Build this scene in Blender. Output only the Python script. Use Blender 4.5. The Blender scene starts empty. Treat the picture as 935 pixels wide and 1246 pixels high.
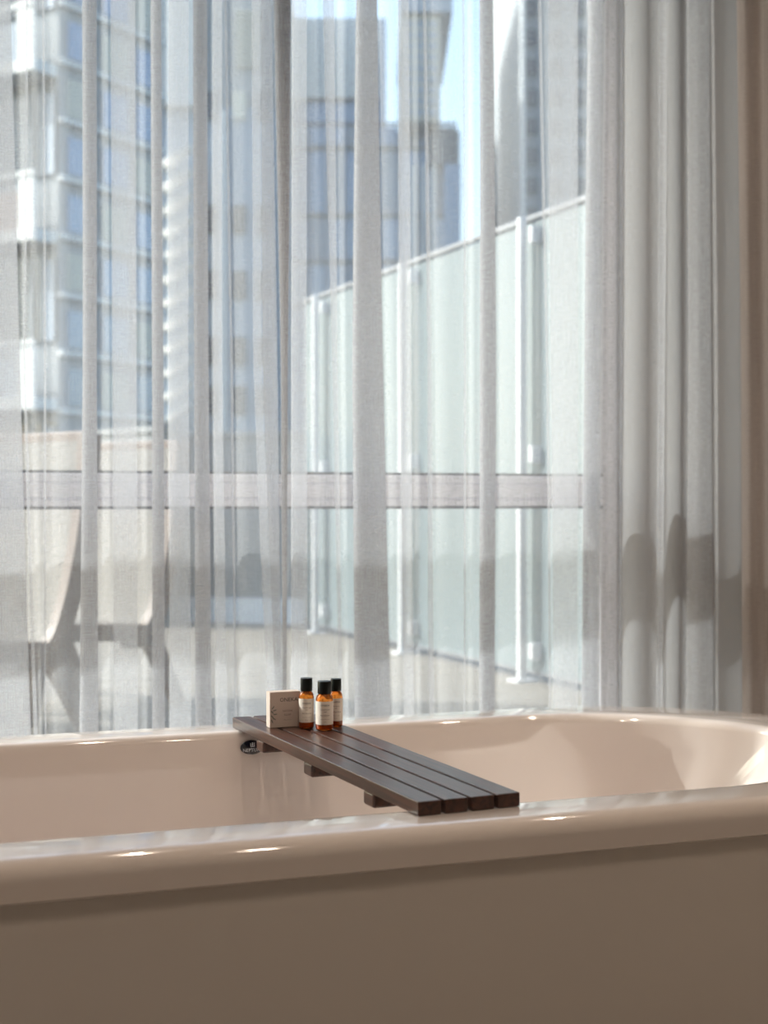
import bpy, bmesh, math, random
from mathutils import Vector, Matrix
random.seed(7)
S = bpy.context.scene
C = S.collection

# ------------------------------------------------------------------ camera
F, CX, HY, EH = 1700.0, 467.5, 611.0, 1.02      # focal length and horizon in pixels of the 935x1246 frame
YAW = math.radians(19.4)
FW = Vector((math.sin(YAW), math.cos(YAW), 0)); RT = Vector((math.cos(YAW), -math.sin(YAW), 0))
cd = bpy.data.cameras.new('camera'); cam = bpy.data.objects.new('camera', cd); C.objects.link(cam)
cd.sensor_fit = 'HORIZONTAL'; cd.sensor_width = 36; cd.lens = 36 * F / 935
cd.shift_y = -(623 - HY) / 935
cam.location = (0, 0, EH); cam.rotation_euler = (math.radians(90), 0, -YAW)
cd.clip_start = .02; cd.clip_end = 500
cd.dof.use_dof = True; cd.dof.focus_distance = 2.35; cd.dof.aperture_fstop = 5.0
S.camera = cam

def ray(px, D, z=0.0):
    """world point at depth D along the camera's column px"""
    p = FW * D + RT * ((px - CX) / F * D)
    return Vector((p.x, p.y, z))
def on_plane(px, Y):
    t = (px - CX) / F
    return Y / (FW.y + RT.y * t) * (FW.x + RT.x * t)
def height(py, D): return EH + (HY - py) / F * D

# ------------------------------------------------------------------ sky, sun, exposure
W = bpy.data.worlds.new('world'); S.world = W; W.use_nodes = True
nt = W.node_tree; nt.nodes.clear()
sky = nt.nodes.new('ShaderNodeTexSky'); sky.sky_type = 'NISHITA'; sky.sun_disc = False
sky.sun_elevation = math.radians(36); sky.sun_rotation = math.radians(-58); sky.dust_density = 3; sky.air_density = 1.2
bg = nt.nodes.new('ShaderNodeBackground'); bg.inputs['Strength'].default_value = .44
wo = nt.nodes.new('ShaderNodeOutputWorld')
nt.links.new(sky.outputs[0], bg.inputs[0]); nt.links.new(bg.outputs[0], wo.inputs[0])

sl = bpy.data.lights.new('sun', 'SUN'); sun = bpy.data.objects.new('sun', sl); C.objects.link(sun)
sl.energy = 6.3; sl.angle = math.radians(.6); sl.color = (1, .97, .94)
SUNDIR = Vector((.72, -.45, -.46)).normalized()
sun.rotation_euler = SUNDIR.to_track_quat('-Z', 'Y').to_euler(); sun.location = (-6, 12, 9)

S.view_settings.view_transform = 'Standard'; S.view_settings.look = 'None'
S.view_settings.exposure = 0.0; S.view_settings.gamma = 1.0; S.view_settings.use_curve_mapping = False
S.cycles.transparent_max_bounces = 48; S.cycles.max_bounces = 10; S.cycles.diffuse_bounces = 5
S.cycles.sample_clamp_indirect = 6; S.cycles.transmission_bounces = 8
S.cycles.use_denoising = True

# ------------------------------------------------------------------ helpers
def link(o, parent=None):
    C.objects.link(o)
    if parent is not None: o.parent = parent
    return o
def obj(name, bm, mat, parent=None, smooth=False, bevel=0, loc=None, rotz=0):
    if isinstance(bm, bmesh.types.BMesh):
        bmesh.ops.recalc_face_normals(bm, faces=bm.faces)
        me = bpy.data.meshes.new(name); bm.to_mesh(me); bm.free()
        if mat is not None: me.materials.append(mat)
        if smooth:
            for p in me.polygons: p.use_smooth = True
            me.set_sharp_from_angle(angle=math.radians(smooth if smooth is not True else 40))
    else: me = bm
    o = link(bpy.data.objects.new(name, me), parent)
    if loc is not None: o.location = loc
    if rotz: o.rotation_euler = (0, 0, rotz)
    if bevel:
        b = o.modifiers.new('bevel', 'BEVEL'); b.width = bevel; b.segments = 3; b.limit_method = 'ANGLE'
    return o
def tag(o, label=None, cat=None, group=None, kind=None):
    if label: o['label'] = label
    if cat: o['category'] = cat
    if group: o['group'] = group
    if kind: o['kind'] = kind
    return o
def empty(name, loc=(0, 0, 0), rotz=0, **k):
    o = link(bpy.data.objects.new(name, None)); o.location = loc; o.rotation_euler = (0, 0, rotz)
    o.empty_display_size = .1
    return tag(o, **k)
def add_box(bm, x0, x1, y0, y1, z0, z1, M=None):
    m = Matrix.Translation(((x0+x1)/2, (y0+y1)/2, (z0+z1)/2)) @ Matrix.Diagonal((abs(x1-x0), abs(y1-y0), abs(z1-z0), 1))
    if M is not None: m = M @ m
    bmesh.ops.create_cube(bm, size=1, matrix=m)
    return bm
def bx(*a, M=None): return add_box(bmesh.new(), *a, M=M)
def lathe(prof, n=32):
    bm = bmesh.new(); rings = []
    for r, z in prof:
        if r <= 1e-6: rings.append([bm.verts.new((0, 0, z))])
        else: rings.append([bm.verts.new((r*math.cos(2*math.pi*i/n), r*math.sin(2*math.pi*i/n), z)) for i in range(n)])
    for a, b in zip(rings, rings[1:]):
        for i in range(n):
            j = (i+1) % n
            if len(a) == 1 and len(b) == 1: continue
            if len(a) == 1: bm.faces.new((a[0], b[j], b[i]))
            elif len(b) == 1: bm.faces.new((a[i], a[j], b[0]))
            else: bm.faces.new((a[i], a[j], b[j], b[i]))
    return bm
def tube(bm, pts, w, t, side=Vector((0, 1, 0))):
    """rectangular bar swept along pts; w across the path in its plane, t along side"""
    rows = []
    for i, p in enumerate(pts):
        a = pts[max(i-1, 0)]; b = pts[min(i+1, len(pts)-1)]
        d = (b - a).normalized(); n = side.cross(d).normalized()
        ww = w[i] if isinstance(w, (list, tuple)) else w
        rows.append([bm.verts.new(p + n*sx*ww/2 + side*sy*t/2) for sx, sy in ((-1,-1),(1,-1),(1,1),(-1,1))])
    for a, b in zip(rows, rows[1:]):
        for k in range(4): bm.faces.new((a[k], a[(k+1) % 4], b[(k+1) % 4], b[k]))
    bm.faces.new(rows[0]); bm.faces.new(rows[-1][::-1])
    return bm
def chaikin(p, n=2, closed=False):
    for _ in range(n):
        q = [] if closed else [p[0]]
        m = len(p)
        for i in range(m if closed else m-1):
            a, b = p[i], p[(i+1) % m]
            q += [a*.75 + b*.25, a*.25 + b*.75]
        if not closed: q.append(p[-1])
        p = q
    return p

# ------------------------------------------------------------------ materials
def mat(name, col=(.8, .8, .8), rough=.5, metal=0, spec=.5, coat=0, trans=0, ior=1.45, emit=None, es=1, noise=None, bump=None):
    """noise=(scale vec, amount, second colour)   bump=(scale vec, strength)"""
    m = bpy.data.materials.new(name); m.use_nodes = True
    t = m.node_tree; b = t.nodes['Principled BSDF']; I = b.inputs
    I['Base Color'].default_value = (*col, 1); I['Roughness'].default_value = rough; I['Metallic'].default_value = metal
    I['Specular IOR Level'].default_value = spec; I['Coat Weight'].default_value = coat; I['Coat Roughness'].default_value = .04
    I['Transmission Weight'].default_value = trans; I['IOR'].default_value = ior
    if emit: I['Emission Color'].default_value = (*emit, 1); I['Emission Strength'].default_value = es
    tc = t.nodes.new('ShaderNodeTexCoord')
    def nz(scale, detail=3):
        mp = t.nodes.new('ShaderNodeMapping'); mp.inputs['Scale'].default_value = scale
        n = t.nodes.new('ShaderNodeTexNoise'); n.inputs['Scale'].default_value = 1; n.inputs['Detail'].default_value = detail
        t.links.new(tc.outputs['Object'], mp.inputs[0]); t.links.new(mp.outputs[0], n.inputs['Vector']); return n
    if noise:
        n = nz(noise[0]); mx = t.nodes.new('ShaderNodeMix'); mx.data_type = 'RGBA'
        mx.inputs[6].default_value = (*col, 1); mx.inputs[7].default_value = (*noise[2], 1)
        mr = t.nodes.new('ShaderNodeMapRange'); mr.inputs[1].default_value = .3; mr.inputs[2].default_value = .7; mr.inputs[4].default_value = noise[1]
        t.links.new(n.outputs[0], mr.inputs[0]); t.links.new(mr.outputs[0], mx.inputs[0]); t.links.new(mx.outputs[2], I['Base Color'])
    if bump:
        n = nz(bump[0]); bp = t.nodes.new('ShaderNodeBump'); bp.inputs['Strength'].default_value = bump[1]; bp.inputs['Distance'].default_value = .002
        t.links.new(n.outputs[0], bp.inputs['Height']); t.links.new(bp.outputs[0], I['Normal'])
    return m
def mat_glass(name, tint=(.93, .97, .97), refl=1.0):
    """thin architectural pane: straight-through light plus Fresnel reflection"""
    m = bpy.data.materials.new(name); m.use_nodes = True; t = m.node_tree; t.nodes.clear()
    o = t.nodes.new('ShaderNodeOutputMaterial'); mx = t.nodes.new('ShaderNodeMixShader')
    tr = t.nodes.new('ShaderNodeBsdfTransparent'); tr.inputs[0].default_value = (*tint, 1)
    gl = t.nodes.new('ShaderNodeBsdfGlossy'); gl.inputs['Roughness'].default_value = .02
    fr = t.nodes.new('ShaderNodeFresnel'); ge = t.nodes.new('ShaderNodeNewGeometry'); mr = t.nodes.new('ShaderNodeMapRange')   # same reflectance from both faces of the pane
    mr.inputs[3].default_value = 1.45; mr.inputs[4].default_value = 1/1.45
    t.links.new(ge.outputs['Backfacing'], mr.inputs[0]); t.links.new(mr.outputs[0], fr.inputs[0])
    t.links.new(fr.outputs[0], mx.inputs[0]); t.links.new(tr.outputs[0], mx.inputs[1]); t.links.new(gl.outputs[0], mx.inputs[2])
    t.links.new(mx.outputs[0], o.inputs[0]); return m
def mat_sheer(name, col, cover, transl=.55):
    """woven voile: threads (diffuse + translucent) with open gaps between"""
    m = bpy.data.materials.new(name); m.use_nodes = True; t = m.node_tree; t.nodes.clear(); N = t.nodes.new; L = t.links.new
    o = N('ShaderNodeOutputMaterial'); mx = N('ShaderNodeMixShader'); tr = N('ShaderNodeBsdfTransparent')
    df = N('ShaderNodeBsdfDiffuse'); tl = N('ShaderNodeBsdfTranslucent'); mf = N('ShaderNodeMixShader')
    df.inputs[0].default_value = (*col, 1); tl.inputs[0].default_value = (*col, 1); mf.inputs[0].default_value = transl
    L(df.outputs[0], mf.inputs[1]); L(tl.outputs[0], mf.inputs[2])
    uv = N('ShaderNodeUVMap')
    vals = []
    for sc in ((900, 12, 1), (40, 700, 1), (1500, 1500, 1)):
        mp = N('ShaderNodeMapping'); mp.inputs['Scale'].default_value = sc
        n = N('ShaderNodeTexNoise'); n.inputs['Scale'].default_value = 1; n.inputs['Detail'].default_value = 2
        L(uv.outputs[0], mp.inputs[0]); L(mp.outputs[0], n.inputs['Vector']); vals.append(n.outputs[0])
    a = N('ShaderNodeMath'); a.operation = 'ADD'; L(vals[0], a.inputs[0]); L(vals[1], a.inputs[1])
    b = N('ShaderNodeMath'); b.operation = 'ADD'; L(a.outputs[0], b.inputs[0]); L(vals[2], b.inputs[1])
    r = N('ShaderNodeMapRange'); r.inputs[1].default_value = 1.0; r.inputs[2].default_value = 2.0
    r.inputs[3].default_value = cover*.80; r.inputs[4].default_value = min(.97, cover*1.20)
    L(b.outputs[0], r.inputs[0]); L(r.outputs[0], mx.inputs[0]); L(tr.outputs[0], mx.inputs[1]); L(mf.outputs[0], mx.inputs[2])
    L(mx.outputs[0], o.inputs[0]); return m

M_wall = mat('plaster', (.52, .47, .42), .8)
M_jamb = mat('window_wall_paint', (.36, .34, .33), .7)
M_ceil = mat('ceiling_paint', (.75, .72, .68), .8)
M_floor = mat('floor_tile', (.30, .26, .22), .35)
M_alu = mat('window_aluminium', (.84, .84, .90), .38, spec=.4)
M_gasket = mat('dark_gasket', (.09, .09, .10), .5)
M_tub = mat('tub_acrylic', (.80, .715, .665), .07, spec=.7, coat=1.0)
M_skirt = mat('tub_skirt_acrylic', (.76, .70, .65), .25, spec=.45)
M_pane = mat_glass('window_glass')
M_sheer = mat_sheer('sheer_voile', (.69, .70, .725), .31, .57)
M_drape = mat_sheer('taupe_voile', (.50, .43, .39), .80, .35)

# ------------------------------------------------------------------ room
RX0, RX1, RY0, WY, RH = -1.9, 2.75, -1.6, 3.30, 3.02
WX0, WX1 = -1.5, 1.83           # window opening
def struct(name, bm, m, parent=None, **k):
    return tag(obj(name, bm, m, parent, **k), kind='structure')
struct('floor', bx(RX0, RX1, RY0, WY+.25, -.05, 0), M_floor)
struct('ceiling', bx(RX0, RX1, RY0, WY+.25, RH, RH+.1), M_ceil)
struct('wall_left', bx(RX0-.1, RX0, RY0-.1, WY+.25, 0, RH), M_wall)
struct('wall_right', bx(RX1, RX1+.1, RY0-.1, WY+.25, 0, RH), M_wall)
struct('wall_back', bx(RX0, RX1, RY0-.1, RY0, 0, RH), M_wall)
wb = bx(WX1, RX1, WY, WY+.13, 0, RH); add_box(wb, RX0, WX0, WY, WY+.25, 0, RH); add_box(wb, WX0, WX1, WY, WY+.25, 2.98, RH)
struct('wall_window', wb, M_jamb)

# window: outer frame, transom, panes
win = tag(empty('window_1', (WX0, WY, 0)), kind='structure')
def wpart(name, x0, x1, y0, y1, z0, z1, m, par=win, bevel=0):
    return obj(name, bx(x0-WX0, x1-WX0, y0-WY, y1-WY, z0, z1), m, par, bevel=bevel)
fr_ = wpart('frame', WX0, WX0+.06, WY, WY+.12, 0, 2.98, M_alu)
wpart('frame', WX1-.05, WX1, WY+.02, WY+.09, 0, 2.98, M_alu)
wpart('sill_frame', WX0, WX1, WY, WY+.12, 0, .07, M_alu)
wpart('head_frame', WX0, WX1, WY, WY+.12, 2.92, 2.98, M_alu)
# transom with stepped profile
tb = bmesh.new()
prof = [(0, 1.010), (-.004, 1.012), (-.004, 1.024), (.002, 1.026), (.002, 1.030), (-.004, 1.032), (-.004, 1.062), (.0, 1.064), (.0, 1.067), (-.004, 1.069),
        (-.004, 1.084), (.002, 1.088), (.14, 1.088), (.14, 1.010)]
va = [tb.verts.new((WX0+.06-WX0, y, z)) for y, z in prof]; vb = [tb.verts.new((WX1-.05-WX0, y, z)) for y, z in prof]
for i in range(len(prof)):
    j = (i+1) % len(prof); tb.faces.new((va[i], va[j], vb[j], vb[i]))
tb.faces.new(va); tb.faces.new(vb[::-1])
obj('transom', tb, M_alu, win)
for z0, z1 in ((1.003, 1.010), (1.088, 1.0945)):
    wpart('gasket', WX0+.06, WX1-.05, WY+.004, WY+.10, z0, z1, M_gasket)
for z0, z1 in ((.07, 1.003), (1.0945, 2.92)):
    wpart('pane', WX0+.055, WX1-.045, WY+.05, WY+.056, z0-.003, z1+.003, M_pane)

# ------------------------------------------------------------------ bath tub
def rrect(x0, x1, y0, y1, r, n=20):
    """rounded rectangle, fixed vertex count; r = corner radius (left, right)"""
    rl, rr_ = r; P = []
    def seg(a, b, k): return [a + (b-a)*(i/k) for i in range(k)]
    cs = [((x1-rr_, y0+rr_), -90, rr_), ((x1-rr_, y1-rr_), 0, rr_), ((x0+rl, y1-rl), 90, rl), ((x0+rl, y0+rl), 180, rl)]
    arcs = []
    for (cx, cy), a0, rad in cs:
        arcs.append([Vector((cx + rad*math.cos(math.radians(a0+90*i/n)), cy + rad*math.sin(math.radians(a0+90*i/n)))) for i in range(n+1)])
    for i in range(4):
        P += arcs[i]
        a, b = arcs[i][-1], arcs[(i+1) % 4][0]
        k = 14
        P += [a + (b-a)*(j/k) for j in range(1, k)]
    return P
TX0, TX1, TY0, TY1, TZ = -.27, 1.70, 1.682, 2.612, .60
def ring(dx0, dx1, dy0, dy1, z, r): return (rrect(TX0+dx0, TX1-dx1, TY0+dy0, TY1-dy1, r), z)
def loft(rings, cap_first=False, cap_last=False):
    bm = bmesh.new(); R = [[bm.verts.new((p.x, p.y, z)) for p in P] for P, z in rings]
    for a, b in zip(R, R[1:]):
        n = len(a)
        for i in range(n): bm.faces.new((a[i], a[(i+1) % n], b[(i+1) % n], b[i]))
    if cap_first: bm.faces.new(R[0])
    if cap_last: bm.faces.new(R[-1][::-1])
    return bm
tub = empty('bathtub', (.7, 2.15, 0), label='large off-white freestanding bathtub with thick rolled lip in front of the sheer curtains', cat='bathtub')
off = Vector((.7, 2.15, 0))
def shift(bm, o=off):
    bmesh.ops.translate(bm, verts=bm.verts, vec=-o); return bm
RO, RI = (.34, .46), (.26, .36)
def lr(d, base=RO): return (max(.05, base[0]-d), max(.05, base[1]-d))
sk = loft([ring(.16, .16, .10, .10, .012, lr(.10)), ring(.10, .10, .055, .055, .20, lr(.06)), ring(.045, .045, .028, .028, .42, lr(.03)), ring(.022, .022, .018, .018, .565, lr(.02))])
obj('skirt', shift(sk), M_skirt, tub, smooth=True)
rings = [ring(.045, .045, .04, .04, .56, lr(.03)), ring(.016, .016, .014, .014, .549, lr(.01)), ring(.004, .004, .003, .003, .5485, RO)]
for k in range(0, 5):                               # outer edge, near upright then rolled over
    rings.append(ring(.0, .0, .0, .0, .551 + k*.006, RO))
for k in range(1, 9):
    a = math.radians(90*k/8); d = .024*(1-math.cos(a)); rings.append(ring(d, d, d, d, .575 + .025*math.sin(a), lr(d)))
rings.append(ring(.06, .06, .055, .055, .6003, lr(.055)))
IN = .112
rings.append(ring(.10, .10, .092, .092, .600, lr(.07)))
for k in range(1, 9):                               # inner edge
    a = math.radians(84*k/8); d = .018*math.sin(a); z = .600 - .018*(1-math.cos(a))
    rings.append(ring(.11+d*1.0, .12+d*1.3, .094+d, .092+d, z, (.25-d, .42-d*.5)))
base = (.128, .144, .112, .110, .5825)
for t_ in (.12, .3, .5, .7, .85, .95, 1.0):         # inner wall, back rests slope more than the sides
    e = t_**1.0; rr_ = 1-math.sqrt(max(0, 1-t_**6))
    rings.append(ring(base[0]+.17*e+.04*rr_, base[1]+.20*e+.04*rr_, base[2]+.055*e+.04*rr_, base[3]+.055*e+.04*rr_, .5825-.42*t_, (max(.08, .24-.12*e), max(.09, .41-.34*e**.7))))
rings.append(ring(.42, .46, .26, .26, .158, (.08, .12)))
obj('basin', shift(loft(rings, cap_last=True)), M_tub, tub, smooth=50)

# overflow badge on the far inner wall
M_navy = mat('badge_navy', (.006, .010, .022), .2, coat=1)
M_wprint = mat('white_print', (.85, .86, .9), .5)
def text_mesh(s, size, align='CENTER', shear=0, space=1.0):
    cu = bpy.data.curves.new('txt', 'FONT'); cu.body = s; cu.size = size; cu.align_x = align; cu.resolution_u = 2
    cu.shear = shear; cu.space_character = space
    o = bpy.data.objects.new('txt', cu); C.objects.link(o)
    bpy.context.view_layer.update()
    me = bpy.data.meshes.new_from_object(o.evaluated_get(bpy.context.evaluated_depsgraph_get()))
    bm = bmesh.new(); bm.from_mesh(me)
    bpy.data.objects.remove(o); bpy.data.curves.remove(cu); bpy.data.meshes.remove(me)
    return bm
bX, bZ = on_plane(308, 2.49), height(909.5, 2.56)
bd = lathe([(0, .004), (.012, .0035), (.0195, .002), (.021, 0)], 32)
bmesh.ops.scale(bd, verts=bd.verts, vec=(1.05, .62, 1))
RM = Matrix.Rotation(math.radians(90-7), 4, 'X')
bmesh.ops.transform(bd, verts=bd.verts, matrix=RM)
bcen = Vector((bX, 2.497, bZ))
badge = obj('badge', bd, M_navy, tub, smooth=True, loc=bcen-off); badge['label'] = 'dark oval maker badge on the far inner wall'
tm = text_mesh('NEPTUNE', .0085); bmesh.ops.translate(tm, verts=tm.verts, vec=(0, -.0075, .0046)); bmesh.ops.transform(tm, verts=tm.verts, matrix=RM)
obj('lettering', tm, M_wprint, badge)
tm = bmesh.new()
add_box(tm, -.004, .004, .001, .0022, .0045, .0049); add_box(tm, -.004, -.0028, .001, .008, .0045, .0049)
add_box(tm, .0028, .004, .001, .008, .0045, .0049); add_box(tm, -.001, .001, .003, .009, .0045, .0049)
bmesh.ops.transform(tm, verts=tm.verts, matrix=RM); obj('emblem', tm, M_wprint, badge)

# ------------------------------------------------------------------ bath tray
def mat_wood(name, c1, c2, rough=.32):
    m = bpy.data.materials.new(name); m.use_nodes = True; t = m.node_tree; N = t.nodes.new; L = t.links.new; b = t.nodes['Principled BSDF']
    tc = N('ShaderNodeTexCoord'); oi = N('ShaderNodeObjectInfo'); mp = N('ShaderNodeMapping'); mp.inputs['Scale'].default_value = (160, 7, 160)
    ad = N('ShaderNodeVectorMath'); ad.operation = 'ADD'; L(tc.outputs['Object'], ad.inputs[0]); L(oi.outputs['Random'], ad.inputs[1])
    n = N('ShaderNodeTexNoise'); n.inputs['Scale'].default_value = 1; n.inputs['Detail'].default_value = 4; n.inputs['Distortion'].default_value = .6
    L(ad.outputs[0], mp.inputs[0]); L(mp.outputs[0], n.inputs['Vector'])
    r = N('ShaderNodeValToRGB'); r.color_ramp.elements[0].position = .35; r.color_ramp.elements[1].position = .68
    r.color_ramp.elements[0].color = (*c1, 1); r.color_ramp.elements[1].color = (*c2, 1); L(n.outputs[0], r.inputs[0]); L(r.outputs[0], b.inputs['Base Color'])
    b.inputs['Roughness'].default_value = rough; b.inputs['Coat Weight'].default_value = .25; b.inputs['Coat Roughness'].default_value = .25
    bp = N('ShaderNodeBump'); bp.inputs['Strength'].default_value = .25; bp.inputs['Distance'].default_value = .0006
    L(n.outputs[0], bp.inputs['Height']); L(bp.outputs[0], b.inputs['Normal']); return m
M_wood = mat_wood('tray_walnut', (.028, .011, .007), (.085, .030, .018))
tl0 = Vector((.662, 1.742)); tl1 = Vector((.597, 2.545)); tr0 = Vector((.820, 1.746))
ang = math.atan2(tl1.y-tl0.y, tl1.x-tl0.x) - math.pi/2
LEN, WID, TT = (tl1-tl0).length, .1555, .0195
TRZ = .621
tray = empty('bath_tray', (tl0.x, tl0.y, .6006), ang, label='dark brown slatted wooden bath tray lying across the bathtub rims', cat='bath tray')
sw, gap = .0345, .00583
for i in range(4):
    x0 = i*(sw+gap)
    obj('slat', bx(x0, x0+sw, 0, LEN, 0, TT), M_wood, tray, bevel=.0018)
for yb in (.178, .425, .662):
    cr = bx(.004, WID-.004, yb-.019, yb+.019, -.022, -.0003)
    obj('crossbar', cr, M_wood, tray, bevel=.004)
TRAYTOP = .6006 + TT
def tray_pt(px, py, z=TRAYTOP):
    D = (EH-z)*F/(py-HY); return ray(px, D, z)

# ------------------------------------------------------------------ toiletries
M_cap = mat('black_cap_plastic', (.004, .006, .005), .35, spec=.3)
M_paper = mat('label_paper', (.74, .66, .58), .6)
M_card = mat('kraft_cream_card', (.56, .46, .40), .65, noise=((90, 90, 90), .3, (.50, .41, .35)))
M_ink = mat('black_ink', (.02, .02, .025), .6)
M_inkb = mat('brown_ink', (.16, .10, .08), .6)
M_inkg = mat('grey_green_ink', (.22, .22, .19), .6)
def mat_amber():
    m = mat('amber_glass', (.80, .25, .035), .04, trans=1.0, ior=1.40, coat=.2); return m
M_amber = mat_amber()
M_liq = mat('amber_liquid', (.50, .20, .035), .35, spec=.3)
def bottle(px, py, H, R, label, lines, face):
    p = tray_pt(px, py); D = (EH-TRAYTOP)*F/(py-HY)
    t = empty('toiletry_bottle', (p.x, p.y, TRAYTOP+.0003), face, label=label, cat='bottle', group='amber bottles on the bath tray')
    hb = H*.74
    pr = [(0, .0008), (R*.8, 0), (R*.97, .0015), (R, .004), (R, hb-.011), (R*.97, hb-.007), (R*.84, hb-.0025), (R*.62, hb), (R*.60, hb+.004), (0, hb+.004)]
    obj('body', lathe(pr, 40), M_amber, t, smooth=40)
    lp = [(0, .003), (R*.84, .003), (R*.86, .006), (R*.86, hb-.016), (0, hb-.016)]
    obj('liquid', lathe(lp, 32), M_liq, t, smooth=40)
    cr = R*.80
    obj('cap', lathe([(0, hb+.0005), (cr*.97, hb+.0005), (cr, hb+.002), (cr, H-.0012), (cr*.95, H), (0, H+.0001)], 40), M_cap, t, smooth=40)
    # wrap-around paper label
    bm = bmesh.new(); n = 40; r = R+.0002; a0, a1 = math.radians(-90-118), math.radians(-90+118); z0, z1 = H*.13, H*.60
    vs = []
    for i in range(n+1):
        a = a0+(a1-a0)*i/n
        vs.append([bm.verts.new((q*math.cos(a), q*math.sin(a), z)) for q, z in ((r, z0), (r, z1), (r-.00025, z1), (r-.00025, z0))])
    for u, v in zip(vs, vs[1:]):
        for k in range(4): bm.faces.new((u[k], u[(k+1) % 4], v[(k+1) % 4], v[k]))
    lb = obj('paper_label', bm, M_paper, t, smooth=60)
    for s, size, z, mt in lines:
        tm = text_mesh(s, size)
        bmesh.ops.subdivide_edges(tm, edges=[e for e in tm.edges if e.calc_length() > .0015], cuts=2)
        for v in tm.verts:
            a = v.co.x/R - math.pi/2; v.co = Vector(((r+.00015)*math.cos(a), (r+.00015)*math.sin(a), z+v.co.y))
        obj('lettering', tm, mt, lb)
    bar = bmesh.new()
    for zz, w in ((.0335, .0006), (.0205, .0003)):
        pv = None
        for i in range(9):
            a = -math.pi/2 + (-.55+1.1*i/8)*(1 if w < .0005 else .35)
            c = [bar.verts.new(((r+.00015)*math.cos(a), (r+.00015)*math.sin(a), zz+s_)) for s_ in (0, w)]
            if pv: bar.faces.new((pv[0], c[0], c[1], pv[1]))
            pv = c
    obj('rule', bar, M_inkb, lb)
    return t
def L_(a, b): return [('ONEKA', .0046, .0435, M_ink), (a, .0036, .0365, M_inkb), (b, .0036, .0265, M_inkb), ('35 ml', .0020, .0155, M_inkb)]
fy = -YAW
bottle(373, 886, .0885, .0133, 'amber bottle beside the soap box, leftmost of the three bottles', L_('Shower gel', 'Gel douche'), fy+.10)
bottle(395, 888.5, .0860, .0152, 'amber bottle standing nearest, middle of the three with its full label showing', L_('Conditioner', 'Revitalisant'), fy+.12)
bottle(409, 884, .0850, .0120, 'amber bottle half hidden behind the middle one, rightmost of the three', L_('Shampoo', 'Shampooing'), fy+.02)

# soap box
pa, pb = tray_pt(328.5, 886.3), tray_pt(366, 884.0)
d_ = (pb-pa); bw = d_.length; ba = math.atan2(d_.y, d_.x)
sb = empty('soap_box', (pa.x, pa.y, TRAYTOP+.0002), ba, label='small cream cardboard soap box standing left of the bottles', cat='soap box')
BH = 43*((EH-TRAYTOP)*F/(885-HY))/F
obj('carton', bx(0, bw, 0, .022, 0, BH), M_card, sb, bevel=.0008)
fold = obj('top_flap', bx(.001, bw-.001, .0005, .0215, BH, BH+.0004), M_card, sb)
def onface(s, size, x, z, mt, name='lettering', **k):
    tm = text_mesh(s, size, **k); bmesh.ops.rotate(tm, verts=tm.verts, cent=(0, 0, 0), matrix=Matrix.Rotation(math.pi/2, 3, 'X'))
    bmesh.ops.translate(tm, verts=tm.verts, vec=(x, -.00025, z)); return obj(name, tm, mt, sb)
onface('ONEKA\u2019', .0098, bw*.63, BH*.73, M_ink, space=1.0)
onface('SAVON', .0048, bw*.57, BH*.44, M_inkb, space=1.15)
onface('SOAP', .0048, bw*.57, BH*.33, M_inkb, space=1.15)
onface('\u2014 25 g \u2022 0.9 oz \u2014', .0024, bw*.57, BH*.20, M_inkb)
lf = bmesh.new()
def leafshape(cx, cz, a, ln, w):
    vs = []
    for i in range(10):
        t = 2*math.pi*i/10; u, v = math.cos(t)*ln/2, math.sin(t)*w/2
        vs.append(lf.verts.new((cx + u*math.cos(a)-v*math.sin(a), -.0003, cz + u*math.sin(a)+v*math.cos(a))))
    lf.faces.new(vs)
for k, (cx, cz, a) in enumerate(((.006, .036, .9), (.009, .031, .3), (.0045, .028, 2.3), (.010, .024, .1), (.0045, .020, 2.4), (.008, .016, -.5), (.004, .012, 2.0))):
    leafshape(cx, cz, a, .0075, .0024)
obj('leaf_print', lf, M_inkg, sb)

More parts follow.
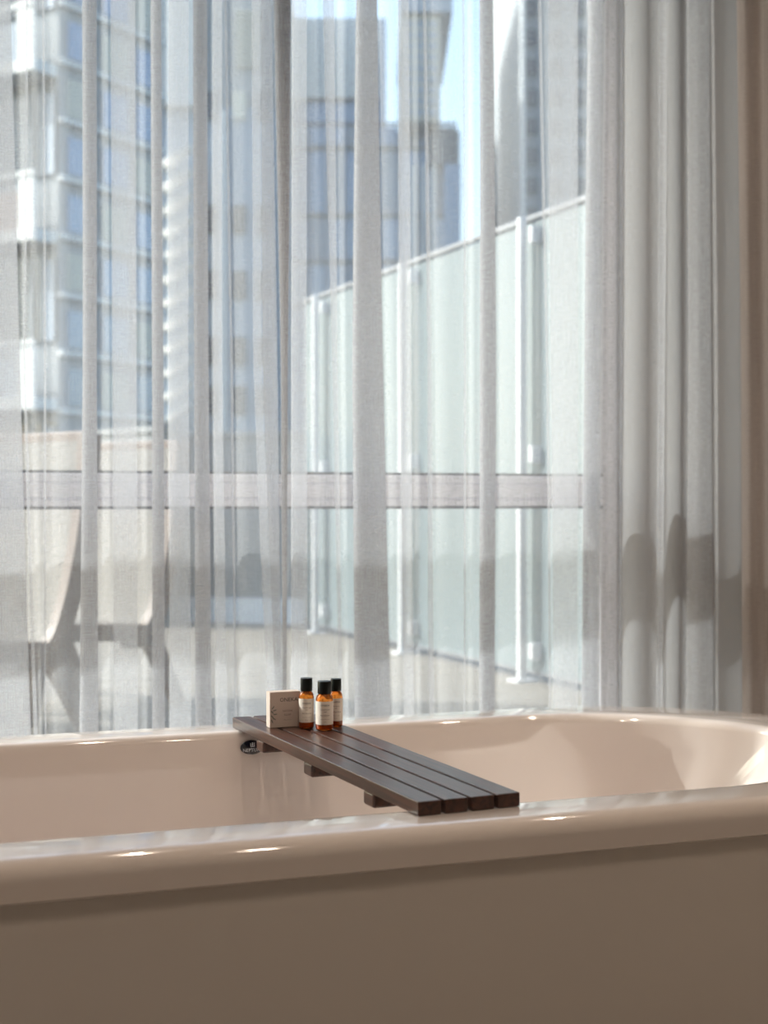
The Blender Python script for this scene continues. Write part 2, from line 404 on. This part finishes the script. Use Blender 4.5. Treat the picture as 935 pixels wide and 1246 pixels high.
# ------------------------------------------------------------------ sheer curtains
CY = 3.10
def curtain(name, label, ctrl, ztop, zbot, m, phase=0, amp=.010, group=None, rows=44, label_top=True):
    """ctrl: (px at y=0, px at y=450, px at y=860, depth offset towards the room)"""
    P = [Vector((on_plane(a, CY-d), on_plane(b, CY-d), on_plane(c, CY-d), CY-d)) for a, b, c, d in ctrl]
    P = chaikin(P, 3)
    # resample long spans
    Q = [P[0]]
    for a, b in zip(P, P[1:]):
        L = math.hypot((b-a)[1], (b-a)[3]); k = max(1, int(L/.006))
        Q += [a.lerp(b, i/k) for i in range(1, k+1)]
    s = [0]
    for a, b in zip(Q, Q[1:]): s.append(s[-1] + math.hypot((b-a)[1], (b-a)[3]))
    zk = [height(0, 3.3), height(450, 3.3), height(860, 3.3)]
    bm = bmesh.new(); uvl = bm.loops.layers.uv.new('UVMap'); V = []
    for r in range(rows+1):
        z = ztop + (zbot-ztop)*r/rows; row = []
        for q, ss in zip(Q, s):
            if z >= zk[1]: t = (zk[0]-z)/(zk[0]-zk[1]); x = q[0] + (q[1]-q[0])*max(-.6, t)
            else: t = (zk[1]-z)/(zk[1]-zk[2]); x = q[1] + (q[2]-q[1])*min(t, 1.3)
            f = (ztop-z)/(ztop-zbot)
            wob = amp*(f**1.0)*(math.sin(q[1]*14+phase+z*1.1) * .7 + math.sin(q[1]*31+phase*2-z*1.7)*.4)
            row.append(bm.verts.new((x + amp*.15*math.sin(z*2.3+q[1]*11+phase), q[3] + wob, z)))
        V.append(row)
    for r in range(rows):
        for i in range(len(Q)-1):
            fc = bm.faces.new((V[r][i], V[r][i+1], V[r+1][i+1], V[r+1][i]))
            for lp, (ii, rr) in zip(fc.loops, ((i, r), (i+1, r), (i+1, r+1), (i, r+1))):
                lp[uvl].uv = (s[ii], (ztop-zbot)*rr/rows)
    me = bpy.data.meshes.new(name); bm.to_mesh(me); bm.free(); me.materials.append(m)
    for p in me.polygons: p.use_smooth = True
    o = link(bpy.data.objects.new(name, me)); tag(o, label, 'curtain', group)
    return o
def zfold(a, b, n=1, d0=.0, dd=.012):
    """band a..b (three px values each): the cloth runs a>b, back, and on again n times -> 1+2n layers"""
    out = [(*a, d0)]; d = d0
    for k in range(n):
        out += [(*b, d), (*b, d+dd), (*a, d+dd), (*a, d+2*dd)]; d += 2*dd
    out += [(*b, d)]
    return out
left = [(-260, -260, -260, 0), (-220, -220, -220, .04), (-180, -180, -180, 0), (-140, -140, -140, .04), (-100, -100, -100, .0), (-60, -60, -60, .04)]
left += zfold((-25, -25, -25), (10, 24, 38), 2, .01, .002)
left += [(14, 27, 40, .03), (31, 29, 43, .0)]
left += zfold((31, 28, 42), (34, 31, 46), 1, .0, .01)
left += [(42, 42, 50, -.005)]
left += zfold((50, 53, 55), (52.5, 56, 57), 1, .0, .01) + [(75, 75, 75, -.01)]
left += zfold((100, 100, 97), (118, 117, 120), 4, .0, .002)
left += [(124, 124, 125, .01), (130, 131, 133, -.015)]
left += zfold((135, 136, 139), (165, 166, 168), 1, -.01, .012)
left += [(176, 177, 179, -.015)]
left += zfold((184, 185, 185), (197, 199, 200), 4, .0, .002)
left += [(203, 203, 205, .02)] + zfold((206, 205, 206), (230, 229, 232), 1, -.02, .014)
left += zfold((235, 236, 237), (252, 254, 257), 4, .0, .002)
left += [(257, 257, 262, .02)] + zfold((259, 260, 262), (270, 271, 276), 1, -.01, .012)
left += zfold((272, 281, 285), (275, 284, 288), 1, .01, .01)
left += [(290, 293, 295, -.02)]
left += zfold((306, 309, 325), (316, 319, 335), 1, -.02, .012)
left += zfold((317, 320, 335), (330, 338, 344), 2, .0, .0025)
left += [(333, 341, 346, .02), (335, 343, 347, .015)]
right = [(331, 341, 344.5, .075), (333, 342, 345, .07)]
right += zfold((333, 342, 345), (355, 350, 349), 7, .07, .0018)
right += zfold((356, 354, 354), (374, 372, 374), 1, -.02, .012)
right += [(385, 385, 388, -.01)]
right += zfold((393, 404, 412), (407, 411, 416), 1, .0, .012) + [(414, 417, 420, -.01)]
right += [(420, 421, 424, -.02)] + zfold((434, 429, 430), (459, 467, 474), 4, .0, .002)
right += [(464, 474, 480, -.012), (478, 480, 488, -.015)]
right += zfold((484, 487, 492), (497, 502, 505), 1, -.01, .012)
right += [(507, 509, 512, -.02)]
right += zfold((514, 522, 523), (518, 527, 530), 1, .0, .012) + [(530, 535, 540, -.012)]
right += zfold((562, 564, 566), (565, 567, 568), 1, .0, .01)
right += [(572, 573, 574, -.01)] + zfold((583, 583, 585), (600, 603, 603), 4, .0, .002)
right += [(610, 613, 613, -.012), (635, 637, 640, -.02), (650, 655, 658, -.01)]
right += zfold((656, 664, 666), (660, 667, 669), 1, .0, .01)
right += zfold((668, 670, 672), (704, 706, 703), 1, -.02, .014)
right += zfold((716, 713, 708), (736, 733, 730), 4, -.02, .002)
right += [(738, 735, 733, .06), (750, 750, 750, .045)] + zfold((755, 756, 755), (758, 759, 758), 1, .02, .008)
right += [(762, 762, 762, -.03), (775, 775, 775, -.055), (796, 797, 798, -.04)]
right += zfold((800, 801, 801), (812, 809, 807), 1, .03, .012)
right += [(814, 811, 810, .02), (813, 811, 810, -.06), (820, 822, 820, -.115), (838, 836, 834, -.10),]
right += zfold((836, 836, 834), (864, 866, 867), 1, -.05, .004) + [(868, 868, 869, -.09)]
right += zfold((866, 869, 871), (870, 873, 874), 1, .04, .008)
right += [(880, 882, 882, .06), (900, 900, 899, .05)]
right += zfold((903, 905, 906), (912, 914, 915), 1, .0, .01)
right += [(930, 930, 930, .01)]
curtain('sheer_curtain', 'white sheer curtain panel hanging left of the overlap behind the soap box', left, 2.975, .03, M_sheer, 0)
curtain('sheer_curtain', 'white sheer curtain panel hanging right of the overlap, shading from sunlit to grey', right, 2.975, .03, M_sheer, 2.1)
third = [(897, 901, 903, .13), (899, 903, 905, .10), (905, 909, 912, .06), (925, 928, 928, .10), (940, 940, 940, .06), (965, 965, 965, .10), (990, 990, 990, .06), (1015, 1015, 1015, .10), (1040, 1040, 1040, .06), (1060, 1060, 1060, .09)]
curtain('side_curtain', 'taupe curtain gathered at the right edge in front of the sheer panel', third, 2.975, .03, M_drape, 1.0, amp=.006)
track = empty('curtain_track', (WX0, CY, RH), label='white ceiling track carrying the curtains', cat='curtain track')
obj('rail', bx(-.3, 4.1, -.03, .03, -.045, -.0), M_alu, track)

# ------------------------------------------------------------------ warm ceiling downlights: one over the tub, the rest added as fill
M_trim = mat('downlight_trim', (.8, .8, .8), .4)
M_lamp = mat('lamp_lens', (1, .9, .8), .5, emit=(1, .72, .45), es=6)
def downlight(x, y, power, spread, label, blend=.5, rad=.02, aim=(0, 0, -1), col=(1, .82, .66)):
    t = empty('ceiling_downlight', (x, y, RH), label=label, cat='downlight', group='recessed ceiling downlights')
    obj('trim_ring', lathe([(.045, 0), (.06, 0), (.06, -.006), (.046, -.008), (.045, 0)], 32), M_trim, t, smooth=40)
    obj('lens', lathe([(0, -.002), (.044, -.002), (.044, -.001), (0, -.001)], 24), M_lamp, t)
    l = bpy.data.lights.new('bulb', 'SPOT'); l.energy = power; l.spot_size = math.radians(spread); l.spot_blend = blend; l.shadow_soft_size = rad; l.color = col
    o = link(bpy.data.objects.new('bulb', l), t); o.location = (0, 0, -.03)
    o.rotation_euler = Vector(aim).to_track_quat('-Z', 'Y').to_euler()
downlight(.66, 1.75, 47, 110, 'warm recessed ceiling downlight above the near rim of the bathtub')
downlight(2.0, 1.9, 24, 130, 'added warm fill light near the right wall, built as a ceiling downlight')  # unseen lamp, added to warm the curtains on the right
downlight(-.3, .0, 26, 140, 'added warm fill light left of the camera, built as a ceiling downlight', rad=.05)  # this lamp and the next are unseen, added as interior fill
downlight(1.2, -.3, 26, 140, 'added warm fill light right of the camera, built as a ceiling downlight', rad=.05)

# ------------------------------------------------------------------ balcony
DZ = .15
M_deck = mat('deck_board', (.30, .27, .23), .6, noise=((2, 30, 30), 1, (.20, .175, .15)))
M_parapet = mat('parapet_render', (.25, .265, .27), .8)
M_white = mat('white_trim', (.78, .79, .80), .5)
M_steel = mat('rail_steel', (.20, .21, .23), .35, metal=.2)
M_clamp = mat('clamp_alu', (.66, .67, .69), .4)
M_post = mat('post_paint', (.60, .61, .63), .4)
deck = tag(empty('floor_balcony', (0, 0, DZ)), kind='structure')
n_pl = 0; yy = WY+.28
pm = None
while yy < 10.6:
    if pm is None:
        o = obj('plank', bx(-3.4, 3.3, 0, .134, -.03, 0), M_deck, deck, loc=(0, yy, 0)); pm = o.data
    else: obj('plank', pm, None, deck, loc=(0, yy, random.uniform(-.001, .001)))
    yy += .142
obj('joist_base', bx(-3.4, 3.3, WY+.26, 10.65, -.15, -.032), M_parapet, deck)

# frosted privacy screen
g0, g1 = Vector((2.695, 9.30)), Vector((3.10, 4.40))
gd = (g1-g0).normalized(); ga = math.atan2(gd.y, gd.x); GL = (g1-g0).length
screen = empty('privacy_screen', (g0.x, g0.y, DZ), ga, label='tall frosted glass balcony screen on white posts beyond the window', cat='glass screen')
def mat_frost():
    m = bpy.data.materials.new('frosted_glass'); m.use_nodes = True; t = m.node_tree; t.nodes.clear(); N = t.nodes.new; L = t.links.new
    o = N('ShaderNodeOutputMaterial'); df = N('ShaderNodeBsdfDiffuse'); tl = N('ShaderNodeBsdfTranslucent'); gl = N('ShaderNodeBsdfGlossy')
    df.inputs[0].default_value = (.35, .41, .43, 1); tl.inputs[0].default_value = (.34, .42, .44, 1); gl.inputs['Roughness'].default_value = .25
    a = N('ShaderNodeMixShader'); a.inputs[0].default_value = .5; L(df.outputs[0], a.inputs[1]); L(tl.outputs[0], a.inputs[2])
    b = N('ShaderNodeMixShader'); b.inputs[0].default_value = .06; L(a.outputs[0], b.inputs[1]); L(gl.outputs[0], b.inputs[2]); L(b.outputs[0], o.inputs[0]); return m
M_frost = mat_frost()
def along(Y): return (Vector((g0.x + (Y-g0.y)/gd.y*gd.x, Y)) - g0).length
posts = [along(8.91), along(7.541), along(6.171), along(4.80)]
SC_H = 2.42-DZ
edges = [0] + posts + [GL]
for a, b in zip(edges, edges[1:]):
    if b-a > .1: obj('glass_panel', bx(a+.012, b-.012, -.006, .006, .05, SC_H-.04), M_frost, screen)
for s_ in posts:
    p = obj('post', bx(s_-.016, s_+.016, -.095, -.055, 0, SC_H-.02), M_post, screen, bevel=.006)
    bp = obj('base_plate', bx(s_-.05, s_+.05, -.13, -.01, 0, .012), M_post, p)
    obj('joint_strip', bx(s_-.03, s_+.03, .008, .03, .03, SC_H-.05), M_steel, p)
    for zc in (2.31-DZ, 1.25-DZ, .30-DZ):
        obj('glass_clamp', bx(s_+.034, s_+.072, -.06, .0, zc-.042, zc+.042), M_clamp, p, bevel=.008)
obj('top_rail', bx(0, GL, -.02, .02, SC_H-.03, SC_H+.0), M_steel, screen, bevel=.008)
obj('lower_rail', bx(0, GL, -.012, .012, .035, .05), M_steel, screen)

# low parapet behind
def par_wall(name, a, b, h, th=.15, skirt=.18):
    a, b = Vector(a), Vector(b); d = b-a; L = d.length; an = math.atan2(d.y, d.x)
    r = tag(empty(name, (a.x, a.y, DZ), an), kind='structure')
    obj('render', bx(0, L, 0, th, 0, h), M_parapet, r)
    obj('skirting', bx(0, L, -.02, 0, 0, skirt), M_white, r)
    obj('coping', bx(-.02, L+.02, -.03, th+.03, h, h+.04), M_parapet, r)
A = ray(196, 10.2); B = ray(388, 9.95)
par_wall('wall_parapet', (A.x, A.y), (B.x, B.y), 1.34)
A2 = ray(40, 11.0); B2 = ray(196, 9.7)
par_wall('wall_parapet_side', (A2.x, A2.y), (B2.x, B2.y), 1.36)

# lounge chairs
M_cw = mat('chair_timber', (.20, .15, .13), .5, noise=((40, 40, 4), .6, (.14, .10, .085)))
M_weave = None
def mat_weave():
    m = mat('woven_cord', (.40, .57, .52), .7); t = m.node_tree; N = t.nodes.new; L = t.links.new; b = t.nodes['Principled BSDF']
    tc = N('ShaderNodeTexCoord'); mp = N('ShaderNodeMapping'); mp.inputs['Scale'].default_value = (75, 75, 75); v = N('ShaderNodeTexVoronoi'); v.inputs['Scale'].default_value = 1
    L(tc.outputs['Object'], mp.inputs[0]); L(mp.outputs[0], v.inputs['Vector'])
    r = N('ShaderNodeValToRGB'); r.color_ramp.elements[0].color = (.24, .23, .215, 1); r.color_ramp.elements[1].color = (.25, .23, .21, 1); r.color_ramp.elements[1].position = .8
    L(v.outputs['Distance'], r.inputs[0]); L(r.outputs[0], b.inputs['Base Color'])
    bp = N('ShaderNodeBump'); bp.inputs['Distance'].default_value = .004; bp.invert = True; L(v.outputs['Distance'], bp.inputs['Height']); L(bp.outputs[0], b.inputs['Normal']); return m
M_weave = mat_weave()
def lounge(px, D, face, label):
    p = ray(px, D, DZ)
    t = empty('lounge_chair', p, face, label=label, cat='lounge chair', group='balcony lounge chairs')
    V3 = lambda x, y, z: Vector((x, y, z))
    W2 = .31
    back = chaikin([V3(-.29, 0, 1.13), V3(-.27, 0, .85), V3(-.20, 0, .52), V3(-.11, 0, .30), V3(.02, 0, .30)], 3)
    for s in (-1, 1):
        o = V3(0, s*W2, 0)
        obj('back_post', tube(bmesh.new(), [q+o for q in back], .075, .05), M_cw, t, bevel=.006)
        obj('leg', tube(bmesh.new(), [V3(-.10, s*W2, .33), V3(-.28, s*W2, 0)], [.09, .055], .05), M_cw, t, bevel=.004)
        obj('leg', tube(bmesh.new(), [V3(.44, s*W2, .37), V3(.50, s*W2, 0)], [.06, .05], .05), M_cw, t, bevel=.004)
        obj('side_rail', tube(bmesh.new(), [V3(-.12, s*W2, .32), V3(.47, s*W2, .36)], .07, .045), M_cw, t, bevel=.004)
    obj('head_rail', bx(-.325, -.265, -W2, W2, 1.06, 1.14), M_cw, t, bevel=.008)
    # woven back and seat
    bm = bmesh.new(); tube(bm, [V3(q.x+.012, 0, q.z) for q in back[2:-3]], .022, W2*2-.05); obj('woven_back', bm, M_weave, t)
    obj('woven_seat', tube(bmesh.new(), [V3(-.10, 0, .345), V3(.46, 0, .375)], .022, W2*2-.05), M_weave, t)
    obj('stretcher', bx(.44, .49, -W2, W2, .33, .38), M_cw, t)
    return t
lounge(-30, 5.25, math.radians(-148), 'timber lounge chair with woven back on the balcony, nearest the left edge')
lounge(98, 6.0, math.radians(-148), 'timber lounge chair further right on the balcony, partly hidden by curtain folds')

# ------------------------------------------------------------------ buildings across the street
M_bl = mat('blue_glass', (.22, .30, .42), .12, metal=.3, spec=.8)
M_bl2 = mat('pale_blue_cladding', (.38, .45, .53), .4)
M_dk = mat('dark_glazing', (.06, .08, .10), .15, spec=.8)
M_cl = mat('white_cladding', (.80, .80, .78), .6)
M_gr = mat('grey_concrete', (.36, .385, .40), .8)
M_br = mat('brown_panel', (.36, .22, .17), .6)
M_cream = mat('cream_tile', (.58, .58, .50), .6)
FACE = -YAW
class Bld:
    """a building standing at depth D; parts are given in metres through their columns and rows"""
    def __init__(s, name, px, D, label, cat='building', face=FACE):
        s.D = D; s.px = px; p = ray(px, D, -12); s.r = empty(name, p, face, label=label, cat=cat)
    def X(s, px): return (px-s.px)/F*s.D
    def Z(s, py): return height(py, s.D)+12
    def box(s, name, x0, x1, y0, y1, m, f=0, b=.3, par=None):
        """columns x0..x1, rows y0 (top)..y1 (bottom), front face f metres in front of D, b metres behind"""
        bm = bx(s.X(x0), s.X(x1), -f, b, s.Z(y1), s.Z(y0)); return obj(name, bm, m, par or s.r)
G = 1600     # rows far below the frame: buildings go down to the street
b = Bld('apartment_tower', 40, 21, 'apartment tower with stacked white balconies at the far left', face=FACE-math.radians(32))
b.box('core', -120, 84, -160, G, M_gr, 0, 2.3)
sx = b.X(84)
for k in range(9):
    z = b.Z(-110+k*70)
    for j in range(3): obj('side_window', bx(sx-.02, sx+.04, .15+j*.75, .70+j*.75, z-.55, z), M_bl if (j+k) % 3 else M_cream, b.r)
    obj('side_band', bx(sx-.02, sx+.08, -.02, 2.32, z-.68, z-.60), M_cl, b.r)
for k in range(4):
    o = -205 + k*200
    b.box('glazing', -110, 82, o+120, o+222, M_dk, .04, 0); b.box('mullion', 40, 44, o+120, o+222, M_gr, .08, 0); b.box('mullion', 62, 65, o+120, o+222, M_gr, .08, 0)
    b.box('curtain_panel', 66, 80, o+125, o+222, M_bl2, .06, 0)
    bal = b.box('balcony', -60, 82, o+92, o+106, M_cl, .5, 0)
    b.box('handrail', -60, 82, o+24, o+30, M_cl, .5, -.44, bal)
    b.box('side_panel', 54, 80, o+32, o+108, M_cl, .48, -.42, bal)
    b.box('parapet_panel', 14, 50, o+46, o+108, M_bl2 if k != 2 else M_br, .46, -.42, bal)
    b.box('balcony_glass', -60, 12, o+32, o+108, M_bl2, .46, -.42, bal)
b = Bld('glass_office_block', 140, 32, 'grey blue glass office block right of the balcony tower')
b.box('core', 92, 192, -120, G, M_bl2, 0, 12)
for r in range(12):
    y0 = -100 + r*56
    b.box('spandrel', 92, 192, y0, y0+12, M_gr, .15, 0)
    for c in range(5):
        w = b.box('window', 94+c*20, 111+c*20, y0+14, y0+52, M_dk if (r*3+c) % 4 else M_bl2, .06, 0)
b.box('white_strip', 136, 143, -120, 500, M_cl, .5, 0); b.box('white_strip', 161, 166, -120, 470, M_cl, .5, 0)  # white strips paint in bright streaks of sunlit curtain edges and highlights
b = Bld('louvred_block', 232, 30, 'pale block with curved white louvres behind the left curtain')
b.box('core', 193, 334, 132, G, M_bl2, 0, 12); b.box('upper_storey', 196, 238, -120, 132, M_cl, .3, 8); b.box('upper_storey', 238, 334, -120, 132, M_gr, 0, 8)
for k in range(12):
    z0 = b.Z(205+k*28); bm = bmesh.new(); x0, x1 = b.X(198), b.X(236); n = 10; pts = []
    for i in range(n+1):
        t = i/n; pts.append(Vector((x0+(x1-x0)*t, -.55+.45*(1-t)**2, z0+.32*t**1.8)))
    tube(bm, pts, .10, .5, Vector((0, 1, 0))); obj('louvre', bm, M_cl, b.r)
for k in range(9): b.box('blind_slat', 288, 316, 14+k*8, 18+k*8, M_cream, .12, 0)
for y0 in (112, 250, 330, 410, 470):
    for x0 in (250, 284, 312):
        b.box('window', x0, x0+16, y0, y0+34, M_cream if (y0 < 150 and x0 == 284) else M_dk, .08, 0)  # the one cream pane paints in a lit window
b.box('white_strip', 270, 276, 140, 600, M_cl, .4, 0)
b = Bld('curtain_wall_block', 460, 36, 'blue glass block with horizontal dark joints in the middle')
b.box('core', 352, 560, 160, G, M_bl2, 0, 12)
b.box('glass_wing', 352, 470, 22, 160, M_bl, 0, 10); b.box('white_wall', 352, 462, 26, 122, M_cl, .25, 0)
b.box('tiled_tower', 488, 534, 34, 160, M_cream, 1.0, 5); b.box('tower_cap', 486, 548, -20, 34, M_bl2, 1.2, 5)
for k in range(9):
    for c in range(3): b.box('tower_window', 492+c*14, 502+c*14, 42+k*13, 50+k*13, M_bl2, 1.04, -1)
for y in (150, 180, 262, 318, 372): b.box('joint', 352, 556, y, y+3, M_dk, .08, 0)
for c in range(9):
    for r in range(5):
        y0, y1 = ((153, 179), (183, 261), (265, 317), (321, 371), (375, 470))[r]
        b.box('glass_bay', 356+c*22, 374+c*22, y0+2, y1-2, M_bl if (r+c) % 3 else M_bl2, .05, 0)
b.box('dark_bay', 520, 556, 160, 204, M_dk, .4, 0); b.box('dark_bay', 540, 560, 204, 330, M_bl, .4, 0)
for x in (500, 512, 524): b.box('pilaster', x, x+6, 204, 330, M_cl, .35, 0)
b = Bld('window_tower', 690, 34, 'tall pale tower with rows of dark windows right of the open sky')
b.box('core', 634, 760, -200, G, M_gr, 0, 12)
for r in range(14):
    for c in range(4):
        w = b.box('window', 640+c*30, 654+c*30, -180+r*36, -160+r*36, M_dk, .06, 0)
b.box('corner_pier', 634, 638, -200, G, M_cl, .3, 0)
